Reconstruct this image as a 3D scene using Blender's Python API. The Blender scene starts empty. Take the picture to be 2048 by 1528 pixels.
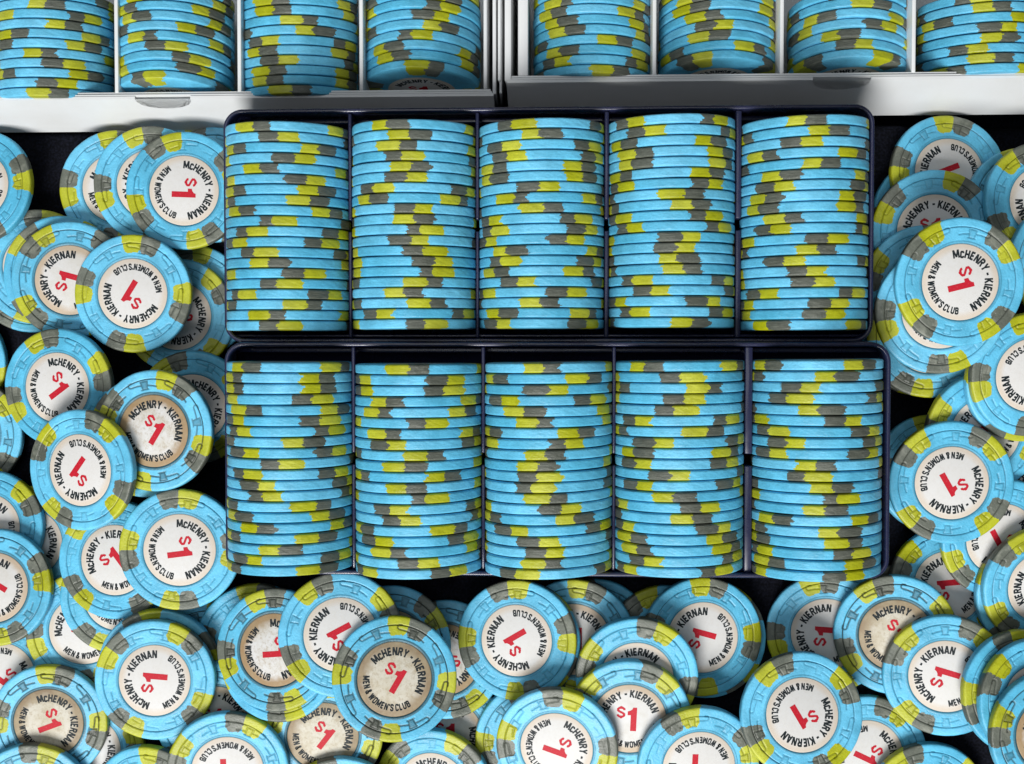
import bpy, bmesh, math, random
import numpy as np
from mathutils import Matrix, Vector
MM = 0.001
sc = bpy.context.scene
col = sc.collection
# ------------------------------------------------------------------ camera
F_PX, NAD_X, NAD_Y, CAM_H = 2450.0, 1130.0, 690.0, 445.0     # focal length (px of 2048), point straight below the lens, height in mm
dn = Vector((NAD_X - 1024, 764 - NAD_Y, -F_PX)).normalized()
zc = -dn
xc = (Vector((1, 0, 0)) - zc * zc.x).normalized()
yc = zc.cross(xc)
RW = Matrix((xc, yc, zc))                                    # camera -> world
cam_d = bpy.data.cameras.new('camera')
cam_d.sensor_width = 36.0
cam_d.lens = F_PX / 2048 * 36.0
cam_d.clip_start = 0.01
cam_d.clip_end = 50
cam = bpy.data.objects.new('camera', cam_d)
cam.matrix_world = Matrix.Translation((0, 0, CAM_H * MM)) @ RW.to_4x4()
col.objects.link(cam)
sc.camera = cam

def P(px, py, z):
    """point in mm at height z that the photograph shows at pixel (px, py)"""
    r = RW @ Vector((px - 1024, 764 - py, -F_PX))
    t = (z - CAM_H) / r.z
    return r.x * t, r.y * t

# ------------------------------------------------------------------ light
w = bpy.data.worlds.new('World')
sc.world = w
w.use_nodes = True
bg = w.node_tree.nodes['Background']
bg.inputs['Color'].default_value = (0.82, 0.9, 1.0, 1)
bg.inputs['Strength'].default_value = 0.13

def area(name, loc, target, sx, sy, power, colr):
    l = bpy.data.lights.new(name, 'AREA')
    l.shape = 'RECTANGLE'; l.size = sx; l.size_y = sy
    l.energy = power; l.color = colr
    o = bpy.data.objects.new(name, l)
    o.location = loc
    o.rotation_euler = (Vector(target) - Vector(loc)).to_track_quat('-Z', 'Y').to_euler()
    col.objects.link(o)
    return o
area('window_light', (-0.42, -1.60, 1.85), (0, 0, 0.03), 1.0, 1.0, 88.0, (1.0, 0.985, 0.96))
area('ceiling_light', (-0.25, 0.25, 1.6), (0, 0, 0), 1.0, 1.0, 5.0, (0.95, 0.98, 1.0))
sc.view_settings.view_transform = 'Standard'
sc.view_settings.look = 'None'
sc.view_settings.exposure = 0.0
sc.view_settings.gamma = 1.0

# ------------------------------------------------------------------ materials
def mat(name, colr, rough=0.5, **kw):
    m = bpy.data.materials.new(name)
    m.use_nodes = True
    nt = m.node_tree
    b = nt.nodes['Principled BSDF']
    b.inputs['Base Color'].default_value = (*colr, 1)
    b.inputs['Roughness'].default_value = rough
    for k, v in kw.items():
        b.inputs[k.replace('_', ' ')].default_value = v
    return m, nt, b

def N(nt, t, **kw):
    n = nt.nodes.new(t)
    for k, v in kw.items():
        if hasattr(n, k): setattr(n, k, v)
        else: n.inputs[k].default_value = v
    return n

def mixc(nt, fac, a, b, blend='MIX'):
    n = nt.nodes.new('ShaderNodeMix'); n.data_type = 'RGBA'; n.blend_type = blend
    for s, v in ((n.inputs[0], fac), (n.inputs[6], a), (n.inputs[7], b)):
        if isinstance(v, (int, float)): s.default_value = v
        elif isinstance(v, tuple): s.default_value = (*v, 1) if len(v) == 3 else v
        else: nt.links.new(v, s)
    return n.outputs[2]

def ramp(nt, inp, stops):
    n = nt.nodes.new('ShaderNodeValToRGB')
    e = n.color_ramp.elements
    while len(e) < len(stops): e.new(0.5)
    for i, (p, c) in enumerate(stops):
        e[i].position = p
        e[i].color = (c, c, c, 1) if isinstance(c, (int, float)) else (*c, 1)
    nt.links.new(inp, n.inputs[0])
    return n.outputs[0]

def math_n(nt, op, a, b):
    n = nt.nodes.new('ShaderNodeMath'); n.operation = op
    for i, v in enumerate((a, b)):
        if isinstance(v, (int, float)): n.inputs[i].default_value = v
        else: nt.links.new(v, n.inputs[i])
    return n.outputs[0]

def clay(name, colr, wear, streak=0.0):
    """compression moulded clay: pitted, finely grained, grime in the stamped relief where worn, shade painted into it where clean"""
    m, nt, b = mat(name, colr, 0.42)
    b.inputs['Specular IOR Level'].default_value = 0.42
    tc = N(nt, 'ShaderNodeTexCoord'); oi = N(nt, 'ShaderNodeObjectInfo')
    ad = N(nt, 'ShaderNodeVectorMath', operation='ADD')
    sc_ = N(nt, 'ShaderNodeVectorMath', operation='SCALE'); sc_.inputs['Scale'].default_value = 0.6
    nt.links.new(oi.outputs['Location'], sc_.inputs[0]); nt.links.new(tc.outputs['Object'], ad.inputs[0]); nt.links.new(sc_.outputs[0], ad.inputs[1])
    v = ad.outputs[0]
    n1 = N(nt, 'ShaderNodeTexNoise', Scale=120.0, Detail=5.0, Roughness=0.6); nt.links.new(v, n1.inputs['Vector'])
    n2 = N(nt, 'ShaderNodeTexNoise', Scale=1500.0, Detail=4.0, Roughness=0.65); nt.links.new(v, n2.inputs['Vector'])
    n3 = N(nt, 'ShaderNodeTexVoronoi', Scale=520.0); nt.links.new(v, n3.inputs['Vector'])
    pits = ramp(nt, n3.outputs['Distance'], ((0.0, 0.0), (0.16, 1.0)))
    mp = N(nt, 'ShaderNodeMapping'); mp.inputs['Scale'].default_value = (1, 1, 14); nt.links.new(v, mp.inputs[0])
    n4 = N(nt, 'ShaderNodeTexNoise', Scale=260.0, Detail=3.0); nt.links.new(mp.outputs[0], n4.inputs['Vector'])
    dark = tuple(c * 0.74 for c in colr); lite = tuple(min(1, c * 1.12 + 0.012) for c in colr)
    c0 = mixc(nt, ramp(nt, n1.outputs['Fac'], ((0.3, 0.0), (0.7, 1.0))), dark, lite)
    c1 = mixc(nt, ramp(nt, n2.outputs['Fac'], ((0.35, 0.16), (0.55, 0.0))), c0, tuple(c * 0.4 for c in colr))
    if streak:
        c1 = mixc(nt, ramp(nt, n4.outputs['Fac'], ((0.52, 0.0), (0.72, streak))), c1, (0.42, 0.43, 0.36))  # pale sheen painted into the grey as streaks
    # the milled edge carries a coarser, darker grain than the faces
    sx = N(nt, 'ShaderNodeSeparateXYZ'); nt.links.new(tc.outputs['Object'], sx.inputs[0])
    rxy = math_n(nt, 'SQRT', math_n(nt, 'ADD', math_n(nt, 'MULTIPLY', sx.outputs[0], sx.outputs[0]), math_n(nt, 'MULTIPLY', sx.outputs[1], sx.outputs[1])), 0.0)
    on_edge = ramp(nt, math_n(nt, 'MULTIPLY', rxy, 50.0), ((0.955, 0.0), (0.968, 1.0)))
    n5 = N(nt, 'ShaderNodeTexNoise', Scale=420.0, Detail=5.0, Roughness=0.7); nt.links.new(mp.outputs[0], n5.inputs['Vector'])
    grain = ramp(nt, n5.outputs['Fac'], ((0.38, 0.85 if streak else 0.42), (0.56, 0.35 if streak else 0.0)))
    c1 = mixc(nt, math_n(nt, 'MULTIPLY', on_edge, grain), c1, tuple(c * (0.42 if streak else 0.55) for c in colr))
    hs = N(nt, 'ShaderNodeHueSaturation'); nt.links.new(c1, hs.inputs['Color'])
    vr = math_n(nt, 'MULTIPLY_ADD', oi.outputs['Random'], 0.15); vr.node.inputs[2].default_value = 0.925
    sr = math_n(nt, 'MULTIPLY_ADD', oi.outputs['Random'], -0.07); sr.node.inputs[2].default_value = 1.02; nt.links.new(sr, hs.inputs['Saturation'])
    nt.links.new(vr, hs.inputs['Value'])
    c2 = hs.outputs[0]
    at = N(nt, 'ShaderNodeAttribute', attribute_name='grime')
    g = at.outputs['Fac']
    if wear:
        nb = ramp(nt, n1.outputs['Fac'], ((0.25, 0.65), (0.55, 1.0)))
        gm = math_n(nt, 'MULTIPLY', math_n(nt, 'POWER', g, 0.65 if wear > 1 else 1.0), nb)
        gm = math_n(nt, 'MULTIPLY', gm, min(1.0, 0.66 + 0.16 * wear))
        c2 = mixc(nt, gm, c2, tuple(0.35 * x * k + a for x, k, a in zip(colr, (0.22, 0.22, 0.20), (0.012, 0.016, 0.012))))
        c2 = mixc(nt, math_n(nt, 'MULTIPLY', ramp(nt, n4.outputs['Fac'], ((0.5, 0.0), (0.75, 0.35))), 0.5), c2, (0.10, 0.10, 0.07))
    else:
        c2 = mixc(nt, math_n(nt, 'MULTIPLY', math_n(nt, 'POWER', g, 2.2), 0.70), c2, tuple(c * 0.22 for c in colr))  # clean chips: shade of the stamped relief painted into the colour
    nt.links.new(c2, b.inputs['Base Color'])
    rr = ramp(nt, n1.outputs['Fac'], ((0.3, 0.30), (0.7, 0.54))); nt.links.new(rr, b.inputs['Roughness'])
    h = math_n(nt, 'ADD', math_n(nt, 'MULTIPLY', n2.outputs['Fac'], 1.2), math_n(nt, 'MULTIPLY', pits, 0.22))
    h = math_n(nt, 'ADD', h, math_n(nt, 'MULTIPLY', n4.outputs['Fac'], 0.5))
    bp = N(nt, 'ShaderNodeBump', Strength=0.75, Distance=0.00016); nt.links.new(h, bp.inputs['Height'])
    nt.links.new(bp.outputs[0], b.inputs['Normal'])
    return m

BLUE, YEL, GRY = (0.105, 0.500, 0.755), (0.43, 0.455, 0.008), (0.115, 0.128, 0.103)
CLAY = {}
for wv in (0, 1, 2, 3):
    CLAY['b', wv] = clay('blue_clay_%d' % wv, BLUE, wv)
    CLAY['y', wv] = clay('yellow_clay_%d' % wv, YEL, wv)
    CLAY['g', wv] = clay('grey_clay_%d' % wv, GRY, wv, 0.30)

def inlay_mat(wear):
    m, nt, b = mat('inlay_%d' % wear, (0.8, 0.8, 0.78), 0.5, Specular_IOR_Level=0.3)
    tc = N(nt, 'ShaderNodeTexCoord'); oi = N(nt, 'ShaderNodeObjectInfo')
    ln = N(nt, 'ShaderNodeVectorMath', operation='LENGTH'); nt.links.new(tc.outputs['Object'], ln.inputs[0])
    ad = N(nt, 'ShaderNodeVectorMath', operation='ADD'); nt.links.new(tc.outputs['Object'], ad.inputs[0]); nt.links.new(oi.outputs['Location'], ad.inputs[1])
    n1 = N(nt, 'ShaderNodeTexNoise', Scale=170.0, Detail=6.0, Roughness=0.65); nt.links.new(ad.outputs[0], n1.inputs['Vector'])
    n2 = N(nt, 'ShaderNodeTexNoise', Scale=900.0, Detail=4.0, Roughness=0.7); nt.links.new(ad.outputs[0], n2.inputs['Vector'])
    n3 = N(nt, 'ShaderNodeTexVoronoi', Scale=230.0); nt.links.new(ad.outputs[0], n3.inputs['Vector'])
    rj = math_n(nt, 'ADD', ln.outputs['Value'], math_n(nt, 'MULTIPLY', math_n(nt, 'SUBTRACT', n1.outputs['Fac'], 0.5), 0.0004 + 0.0019 * wear))
    edge = ramp(nt, math_n(nt, 'MULTIPLY', rj, 80.0), {0: ((0.72, 0.0), (0.86, 1.0)), 1: ((0.68, 0.0), (0.84, 1.0)), 2: ((0.62, 0.0), (0.80, 1.0)), 3: ((0.56, 0.0), (0.82, 1.0))}[wear])
    white = (0.62, 0.615, 0.605) if wear < 3 else (0.57, 0.54, 0.46)
    ringc = {0: (0.59, 0.52, 0.44), 1: (0.50, 0.40, 0.30), 2: (0.32, 0.21, 0.11), 3: (0.26, 0.19, 0.12)}[wear]
    c = mixc(nt, edge, white, ringc)
    c = mixc(nt, ramp(nt, n1.outputs['Fac'], ((0.42, 0.0), (0.66, 0.06 + 0.19 * wear))), c, (0.42, 0.36, 0.24))
    c = mixc(nt, ramp(nt, n3.outputs['Distance'], ((0.02, 0.45 if wear else 0.25), (0.06, 0.0))), c, (0.38, 0.28, 0.16))
    c = mixc(nt, ramp(nt, n2.outputs['Fac'], ((0.3, 0.55 if wear > 1 else 0.08), (0.52, 0.0))), c, (0.30, 0.22, 0.12))
    nt.links.new(c, b.inputs['Base Color'])
    # linen finish
    wv = N(nt, 'ShaderNodeTexWave', Scale=900.0); nt.links.new(tc.outputs['Object'], wv.inputs['Vector'])
    wv2 = N(nt, 'ShaderNodeTexWave', Scale=900.0, bands_direction='Y'); nt.links.new(tc.outputs['Object'], wv2.inputs['Vector'])
    h = math_n(nt, 'ADD', math_n(nt, 'ADD', wv.outputs['Fac'], wv2.outputs['Fac']), n2.outputs['Fac'])
    bp = N(nt, 'ShaderNodeBump', Strength=0.25, Distance=0.00006); nt.links.new(h, bp.inputs['Height']); nt.links.new(bp.outputs[0], b.inputs['Normal'])
    return m
INLAY = [inlay_mat(i) for i in range(4)]

def ink(name, colr):
    m, nt, b = mat(name, colr, 0.55, Specular_IOR_Level=0.2)
    tc = N(nt, 'ShaderNodeTexCoord')
    n = N(nt, 'ShaderNodeTexNoise', Scale=1400.0, Detail=3.0); nt.links.new(tc.outputs['Object'], n.inputs['Vector'])
    c = mixc(nt, ramp(nt, n.outputs['Fac'], ((0.55, 0.0), (0.8, 0.35))), colr, tuple(min(1, x + 0.15) for x in colr))
    nt.links.new(c, b.inputs['Base Color'])
    return m
INK, RED = ink('black_print', (0.010, 0.016, 0.019)), ink('red_print', (0.46, 0.010, 0.024))

# navy tinted acrylic
ACR, nt, b = mat('smoked_acrylic', (0.028, 0.033, 0.090), 0.10)
b.inputs['Transmission Weight'].default_value = 0.45
b.inputs['IOR'].default_value = 1.49
tc = N(nt, 'ShaderNodeTexCoord')
n = N(nt, 'ShaderNodeTexNoise', Scale=60.0, Detail=8.0, Roughness=0.7); nt.links.new(tc.outputs['Object'], n.inputs['Vector'])
nt.links.new(ramp(nt, n.outputs['Fac'], ((0.4, 0.16), (0.7, 0.42))), b.inputs['Roughness'])
n2 = N(nt, 'ShaderNodeTexNoise', Scale=25.0, Detail=2.0); nt.links.new(tc.outputs['Object'], n2.inputs['Vector'])
bp = N(nt, 'ShaderNodeBump', Strength=0.25, Distance=0.0006); nt.links.new(n2.outputs['Fac'], bp.inputs['Height']); nt.links.new(bp.outputs[0], b.inputs['Normal'])

# white board of the boxes
def board(name, colr, rough):
    m, nt, b = mat(name, colr, rough)
    tc = N(nt, 'ShaderNodeTexCoord')
    n = N(nt, 'ShaderNodeTexNoise', Scale=45.0, Detail=6.0, Roughness=0.6); nt.links.new(tc.outputs['Object'], n.inputs['Vector'])
    nt.links.new(mixc(nt, ramp(nt, n.outputs['Fac'], ((0.4, 0.0), (0.8, 0.45))), colr, tuple(c * 0.80 * k for c, k in zip(colr, (1, 0.98, 0.92)))), b.inputs['Base Color'])
    n2 = N(nt, 'ShaderNodeTexNoise', Scale=900.0, Detail=3.0); nt.links.new(tc.outputs['Object'], n2.inputs['Vector'])
    bp = N(nt, 'ShaderNodeBump', Strength=0.2, Distance=0.0001); nt.links.new(n2.outputs['Fac'], bp.inputs['Height']); nt.links.new(bp.outputs[0], b.inputs['Normal'])
    return m
BOARD = board('white_board', (0.63, 0.645, 0.655), 0.45)
EDGE = board('board_edge', (0.66, 0.62, 0.55), 0.8)

CLOTH, nt, b = mat('dark_navy_cloth', (0.002, 0.0025, 0.005), 0.9, Specular_IOR_Level=0.12)
tc = N(nt, 'ShaderNodeTexCoord')
n = N(nt, 'ShaderNodeTexNoise', Scale=1300.0, Detail=2.0); nt.links.new(tc.outputs['Object'], n.inputs['Vector'])
nt.links.new(mixc(nt, ramp(nt, n.outputs['Fac'], ((0.4, 0.0), (0.7, 1.0))), (0.0016, 0.002, 0.004), (0.0075, 0.0085, 0.016)), b.inputs['Base Color'])
bp = N(nt, 'ShaderNodeBump', Strength=0.5, Distance=0.0003); nt.links.new(n.outputs['Fac'], bp.inputs['Height']); nt.links.new(bp.outputs[0], b.inputs['Normal'])

# ------------------------------------------------------------------ helpers
def tag(o, label=None, cat=None, group=None, kind=None):
    for k, v in (('label', label), ('category', cat), ('group', group), ('kind', kind)):
        if v: o[k] = v
    return o

def empty(name, M):
    o = bpy.data.objects.new(name, None)
    o.empty_display_size = 0.005
    o.matrix_world = M
    col.objects.link(o)
    return o

def link(name, me, parent=None, m=None, basis=None):
    o = bpy.data.objects.new(name, me)
    if parent: o.parent = parent
    if basis is not None: o.matrix_basis = basis
    if m is not None:
        o.material_slots[0].link = 'OBJECT'
        o.material_slots[0].material = m
    col.objects.link(o)
    return o

def mesh_from(verts, faces, m, smooth=False, name='mesh'):
    me = bpy.data.meshes.new(name)
    me.from_pydata([tuple(float(c) * MM for c in v) for v in verts], [], faces)
    me.materials.append(m)
    if smooth:
        me.polygons.foreach_set('use_smooth', [True] * len(me.polygons))
    me.update()
    return me

def rbox(name, x0, x1, y0, y1, z0, z1, m, parent, bev=0.4, dx=0.0, dy=0.0, seg=2):
    """bevelled board in mm; dx, dy shift the top against the bottom"""
    bm = bmesh.new()
    bmesh.ops.create_cube(bm, size=1.0)
    for v in bm.verts:
        top = v.co.z > 0
        v.co = Vector(((x0 + x1) / 2 + v.co.x * (x1 - x0) + (dx if top else 0), (y0 + y1) / 2 + v.co.y * (y1 - y0) + (dy if top else 0), z1 if top else z0)) * MM
    if bev:
        bmesh.ops.bevel(bm, geom=bm.edges[:], offset=bev * MM, segments=seg, profile=0.5, affect='EDGES')
    me = bpy.data.meshes.new(name); bm.to_mesh(me); bm.free()
    me.materials.append(m)
    me.polygons.foreach_set('use_smooth', [True] * len(me.polygons))
    me.set_sharp_from_angle(angle=math.radians(50))
    return link(name, me, parent)

# ------------------------------------------------------------------ the chip
R_, T_ = 19.5, 3.16
rng = np.random.default_rng(7)

def vnoise(seed, n=64):
    r = np.random.default_rng(seed)
    tab = r.uniform(-1, 1, n)
    def f(t):
        t = np.asarray(t) * 1.0
        i = np.floor(t).astype(int); u = t - i; u = u * u * (3 - 2 * u)
        return tab[i % n] * (1 - u) + tab[(i + 1) % n] * u
    return f

def chip_meshes(seed, mirror, fine):
    """body and eight edge spots cut from one turned surface, each a mesh of its own"""
    r = np.random.default_rng(seed)
    if fine:
        cols = 480
        prof = [(11.35, 1.40), (11.75, 1.42), (11.85, 1.60), (12.25, 1.62), (12.4, 1.55)]
        prof += [(x, 1.56) for x in np.arange(12.7, 16.3, 0.22)]
        prof += [(16.45, 1.56), (16.56, 1.26), (16.76, 1.26), (16.88, 1.57)]
        prof += [(17.2, 1.57), (17.5, 1.57), (17.9, 1.57), (18.4, 1.565), (18.8, 1.54), (19.1, 1.45), (19.32, 1.28), (19.44, 1.05), (19.49, 0.8)]
        prof += [(19.5, 0.4), (19.5, 0.0), (19.5, -0.5), (19.45, -1.0), (19.2, -1.38), (18.8, -1.54), (17, -1.57), (13.3, -1.57), (11.4, -1.5)]
    else:
        cols = 360
        half = [(11.35, 1.45), (12.3, 1.57), (13.3, 1.57), (14.0, 1.57), (17.0, 1.57), (18.2, 1.52), (18.85, 1.43), (19.18, 1.34), (19.38, 1.22), (19.47, 1.07), (19.5, 0.85), (19.5, 0.5), (19.5, 0.25)]
        prof = half + [(19.5, 0.0)] + [(a, -b) for a, b in half[::-1]]
    prof = np.array(prof)
    n = len(prof)
    th = np.arange(cols) / cols * 2 * math.pi
    RR = np.repeat(prof[:, 0][:, None], cols, 1); ZZ = np.repeat(prof[:, 1][:, None], cols, 1)
    TH = np.repeat(th[None, :], n, 0)
    # slightly uneven moulding
    w1 = vnoise(seed + 1); w2 = vnoise(seed + 2)
    side = RR > 18.9
    RR = RR + np.where(side, 0.05 * w1(TH * 6) + 0.03 * w2(TH * 17 + ZZ * 2), 0)
    ZZ = ZZ + 0.025 * w2(TH * 4 + RR * 0.3) * (RR < 19)
    grime = np.zeros_like(RR)  # mask of the stamped recesses: dirt when worn, painted shade when clean
    if fine:
        grime = np.maximum(grime, np.where((RR > 16.5) & (RR < 16.8) & (ZZ > 0), 1.0, 0))
        grime = np.maximum(grime, np.where((RR > 11.3) & (RR < 11.8) & (ZZ > 0), 1.0, 0))
        grime = np.maximum(grime, np.where((RR > 11.8) & (RR < 12.6) & (ZZ > 0), 0.75, 0))
        # eight stamped hats, each with a cane through it
        off = r.uniform(0, 45)
        for k in range(8):
            a0 = math.radians(off + 45 * k)
            da = (TH - a0 + math.pi) % (2 * math.pi) - math.pi
            u = da * 14.9; v = RR - 14.9
            if r.random() < 0.0: continue
            act = (np.abs(u) < 5.6) & (np.abs(v) < 2.2) & (ZZ > 1.2) & (RR > 12.5)
            wd = 0.85 + 0.10 * (v + 1.2)                                   # crown widens outwards
            dh = np.maximum(np.abs(u) - wd, np.maximum(v - 1.25, -1.35 - v))   # crown
            db = np.maximum(np.abs(u) - 1.5, np.abs(v + 1.35) - 0.14)        # brim
            line = 0.26 * u
            dc = np.maximum(np.abs(u) - 4.3, np.abs(v - 0.12 * u) - 0.22)     # cane
            ang = np.arctan2(v - 0.12 * 4.3 - 0.75, u - 4.3)
            dk = np.abs(np.hypot(u - 4.3, v - 0.12 * 4.3 - 0.75) - 0.75) - 0.18
            dk = np.where((u > 4.25) | (v > 0.12 * 4.3 + 1.25), dk, 9)
            fade = r.uniform(0.65, 1.0) if r.random() < 0.8 else 0.4
            rim = np.abs(dh) - 0.18
            lines = np.minimum(np.minimum(np.where(np.abs(u) > wd, dc, 9), dk), np.minimum(db, rim))
            ln = np.clip(0.5 - lines / 0.22, 0, 1) * act
            inn = np.clip(0.5 - dh / 0.22, 0, 1) * act
            ZZ = ZZ - 0.30 * fade * ln - 0.03 * fade * inn
            grime = np.maximum(grime, np.maximum(ln, inn * (0.42 + 0.5 * np.exp(np.minimum(dh, 0) / 0.35))) * (0.45 + 0.55 * fade))
    # spots: four pairs, yellow then grey going clockwise
    cth = (th + math.pi / cols)
    sc_ = np.concatenate([[0], np.cumsum(np.hypot(np.diff(prof[:, 0]), np.diff(prof[:, 1])))])
    sm = (sc_[:-1] + sc_[1:]) / 2
    Rm = (prof[:-1, 0] + prof[1:, 0]) / 2
    reg = np.zeros((n - 1, cols), int)            # 0 body, 1..8 spots
    deg = np.degrees(cth)
    for k in range(4):
        wy, wg, sh = r.uniform(19.5, 22.5), r.uniform(19.0, 22.0), r.uniform(-1.5, 1.5)
        if not fine: wy, wg = wy * 0.90, wg * 0.88
        style = r.integers(0, 3, 3)
        fs = [vnoise(int(r.integers(1e6))) for _ in range(5)]
        s0 = sm[np.argmin(np.abs(prof[:-1, 1]))]  # arc position of the edge centre
        bound = []
        for q, base in enumerate((wy + sh, sh, sh - wg)):
            edge = np.exp(-((sm - s0) / 1.3) ** 2)
            bulge = {0: 0.0, 1: 3.6, 2: -3.4}[int(style[q])] * edge
            bound.append(90 * k + base + (0.5 if fine else 1.5) * fs[q](sm * 1.3) + (0.25 if fine else 0.95) * fs[q](sm * 4.3 + 9) + bulge)
        top, mid, bot = bound
        for i in range(n - 1):
            d = (deg - 90 * k + 180) % 360 - 180 + 90 * k
            rin = 13.45 + 0.28 * fs[3](deg * 0.16 + k) + 0.08 * fs[4](deg * 0.7)
            # rounded inner corners
            ey = np.minimum(np.abs(d - top[i]), np.abs(d - mid[i])); eg = np.minimum(np.abs(d - bot[i]), np.abs(d - mid[i]))
            okr_y = Rm[i] > rin + 1.3 * np.clip(1 - ey / 4.0, 0, 1) ** 2
            okr_g = Rm[i] > rin + 1.3 * np.clip(1 - eg / 4.0, 0, 1) ** 2
            reg[i] = np.where((d >= mid[i]) & (d < top[i]) & okr_y, 1 + 2 * k, reg[i])
            reg[i] = np.where((d < mid[i]) & (d >= bot[i]) & okr_g, 2 + 2 * k, reg[i])
    sx = -1.0 if mirror else 1.0
    X = RR * np.cos(TH) * sx if False else RR * np.cos(TH); Y = RR * np.sin(TH) * sx
    V = np.stack([X, Y, ZZ], -1).reshape(-1, 3) * MM
    G = grime.reshape(-1)
    idx = np.arange(n * cols).reshape(n, cols)
    nxt = np.roll(idx, -1, 1)
    quads = np.stack([idx[:-1], idx[1:], nxt[1:], nxt[:-1]], -1)
    if mirror: quads = quads[..., ::-1]
    out = []
    # smooth normals of the whole surface, kept on every piece so that the joints do not shade as creases
    for rg in range(9):
        q = quads[reg == rg]
        if rg and fine:
            pass
        used, inv = np.unique(q.reshape(-1), return_inverse=True)
        me = bpy.data.meshes.new('chip_body' if rg == 0 else 'chip_spot')
        me.from_pydata(V[used].tolist(), [], inv.reshape(-1, 4).tolist())
        a = me.attributes.new('grime', 'FLOAT', 'POINT'); a.data.foreach_set('value', G[used].astype(np.float32))
        me.materials.append(CLAY['b' if rg == 0 else ('y' if rg % 2 else 'g'), 0])
        me.polygons.foreach_set('use_smooth', [True] * len(me.polygons))
        me.update()
        out.append(me)
    return out

# inlay disc: closed, seen on both faces
def disc(r, h, seg=72):
    vs, fs = [], []
    for z in (h, -h):
        for rr in (r - 0.25, r):
            zz = z if rr < r else z * 0.95
            vs += [(rr * math.cos(2 * math.pi * i / seg), rr * math.sin(2 * math.pi * i / seg), zz) for i in range(seg)]
    for i in range(seg):
        j = (i + 1) % seg
        fs += [(i, seg + i, seg + j, j), (seg + i, 3 * seg + i, 3 * seg + j, seg + j), (3 * seg + i, 2 * seg + i, 2 * seg + j, 3 * seg + j)]
    fs += [tuple(range(seg)), tuple(range(3 * seg - 1, 2 * seg - 1, -1))]
    return mesh_from(vs, fs, INLAY[0], True, 'inlay')
INLAY_ME = disc(11.55, 1.50)

# ---- print: condensed bold capitals drawn as strokes
GL = {
 'M': (.74, [[(0, 0), (0, 1)], [(.04, 1), (.37, .12)], [(.37, .12), (.70, 1)], [(.74, 0), (.74, 1)]]),
 'C': (.48, [[(.48, .70), (.48, .82), (.37, .92), (.11, .92), (0, .82), (0, .18), (.11, .08), (.37, .08), (.48, .18), (.48, .30)]]),
 'H': (.50, [[(0, 0), (0, 1)], [(.5, 0), (.5, 1)], [(0, .5), (.5, .5)]]),
 'E': (.42, [[(0, 0), (0, 1)], [(0, .91), (.44, .91)], [(0, .5), (.40, .5)], [(0, .09), (.44, .09)]]),
 'N': (.52, [[(0, 0), (0, 1)], [(.03, 1), (.49, 0)], [(.52, 0), (.52, 1)]]),
 'R': (.50, [[(0, 0), (0, 1)], [(0, .91), (.36, .91), (.48, .81), (.48, .62), (.36, .51), (0, .51)], [(.30, .5), (.50, 0)]]),
 'Y': (.56, [[(0, 1), (.28, .45)], [(.56, 1), (.28, .45)], [(.28, .48), (.28, 0)]]),
 '-': (.40, [[(0, .46), (.40, .46)]]),
 'K': (.52, [[(0, 0), (0, 1)], [(.02, .34), (.50, 1)], [(.19, .54), (.53, 0)]]),
 'I': (.0, [[(0, 0), (0, 1)]]),
 'A': (.56, [[(0, 0), (.26, 1)], [(.56, 0), (.30, 1)], [(.10, .27), (.46, .27)]]),
 'W': (.80, [[(0, 1), (.19, 0)], [(.19, 0), (.39, .98)], [(.41, .98), (.61, 0)], [(.61, 0), (.80, 1)]]),
 'O': (.50, [[(.25, .92), (.11, .92), (0, .82), (0, .18), (.11, .08), (.39, .08), (.50, .18), (.50, .82), (.39, .92), (.25, .92)]]),
 'S': (.48, [[(.48, .70), (.48, .82), (.37, .92), (.11, .92), (0, .82), (0, .66), (.10, .56), (.38, .44), (.48, .34), (.48, .18), (.37, .08), (.11, .08), (0, .18), (0, .30)]]),
 "'": (.0, [[(0, 1), (0, .70)]]),
 'L': (.40, [[(0, 0), (0, 1)], [(0, .09), (.42, .09)]]),
 'U': (.50, [[(0, 1), (0, .18), (.11, .08), (.39, .08), (.50, .18), (.50, 1)]]),
 'B': (.49, [[(0, 0), (0, 1)], [(0, .91), (.35, .91), (.45, .82), (.45, .64), (.35, .53), (0, .53)], [(.30, .53), (.40, .51), (.49, .42), (.49, .18), (.38, .09), (0, .09)]]),
 '&': (.58, [[(.58, .02), (.12, .70), (.12, .84), (.20, .92), (.32, .92), (.40, .84), (.38, .68), (.08, .42), (0, .28), (.04, .14), (.15, .08), (.30, .08), (.44, .22), (.54, .44)]]),
 '$': (.50, [[(.50, .70), (.50, .80), (.38, .90), (.12, .90), (0, .80), (0, .66), (.12, .57), (.38, .43), (.50, .34), (.50, .20), (.38, .10), (.12, .10), (0, .20), (0, .30)], [(.25, .86), (.25, 1.06)], [(.25, .14), (.25, -.06)]]),
}
def stroke(pl, wd, z):
    """ribbon with mitred joints along a polyline"""
    n = len(pl); vs = []
    for i, p in enumerate(pl):
        p = Vector(p)
        d0 = (p - Vector(pl[i - 1])).normalized() if i else None
        d1 = (Vector(pl[i + 1]) - p).normalized() if i < n - 1 else None
        if d0 is None: d0 = d1
        if d1 is None: d1 = d0
        m = Vector((-(d0.y + d1.y), d0.x + d1.x)).normalized()
        k = min(1.35, 1 / max(0.3, m.dot(Vector((-d0.y, d0.x)))))
        vs += [(*(p + m * wd / 2 * k), z), (*(p - m * wd / 2 * k), z)]
    return vs, [(2 * i, 2 * i + 1, 2 * i + 3, 2 * i + 2) for i in range(n - 1)]

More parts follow.
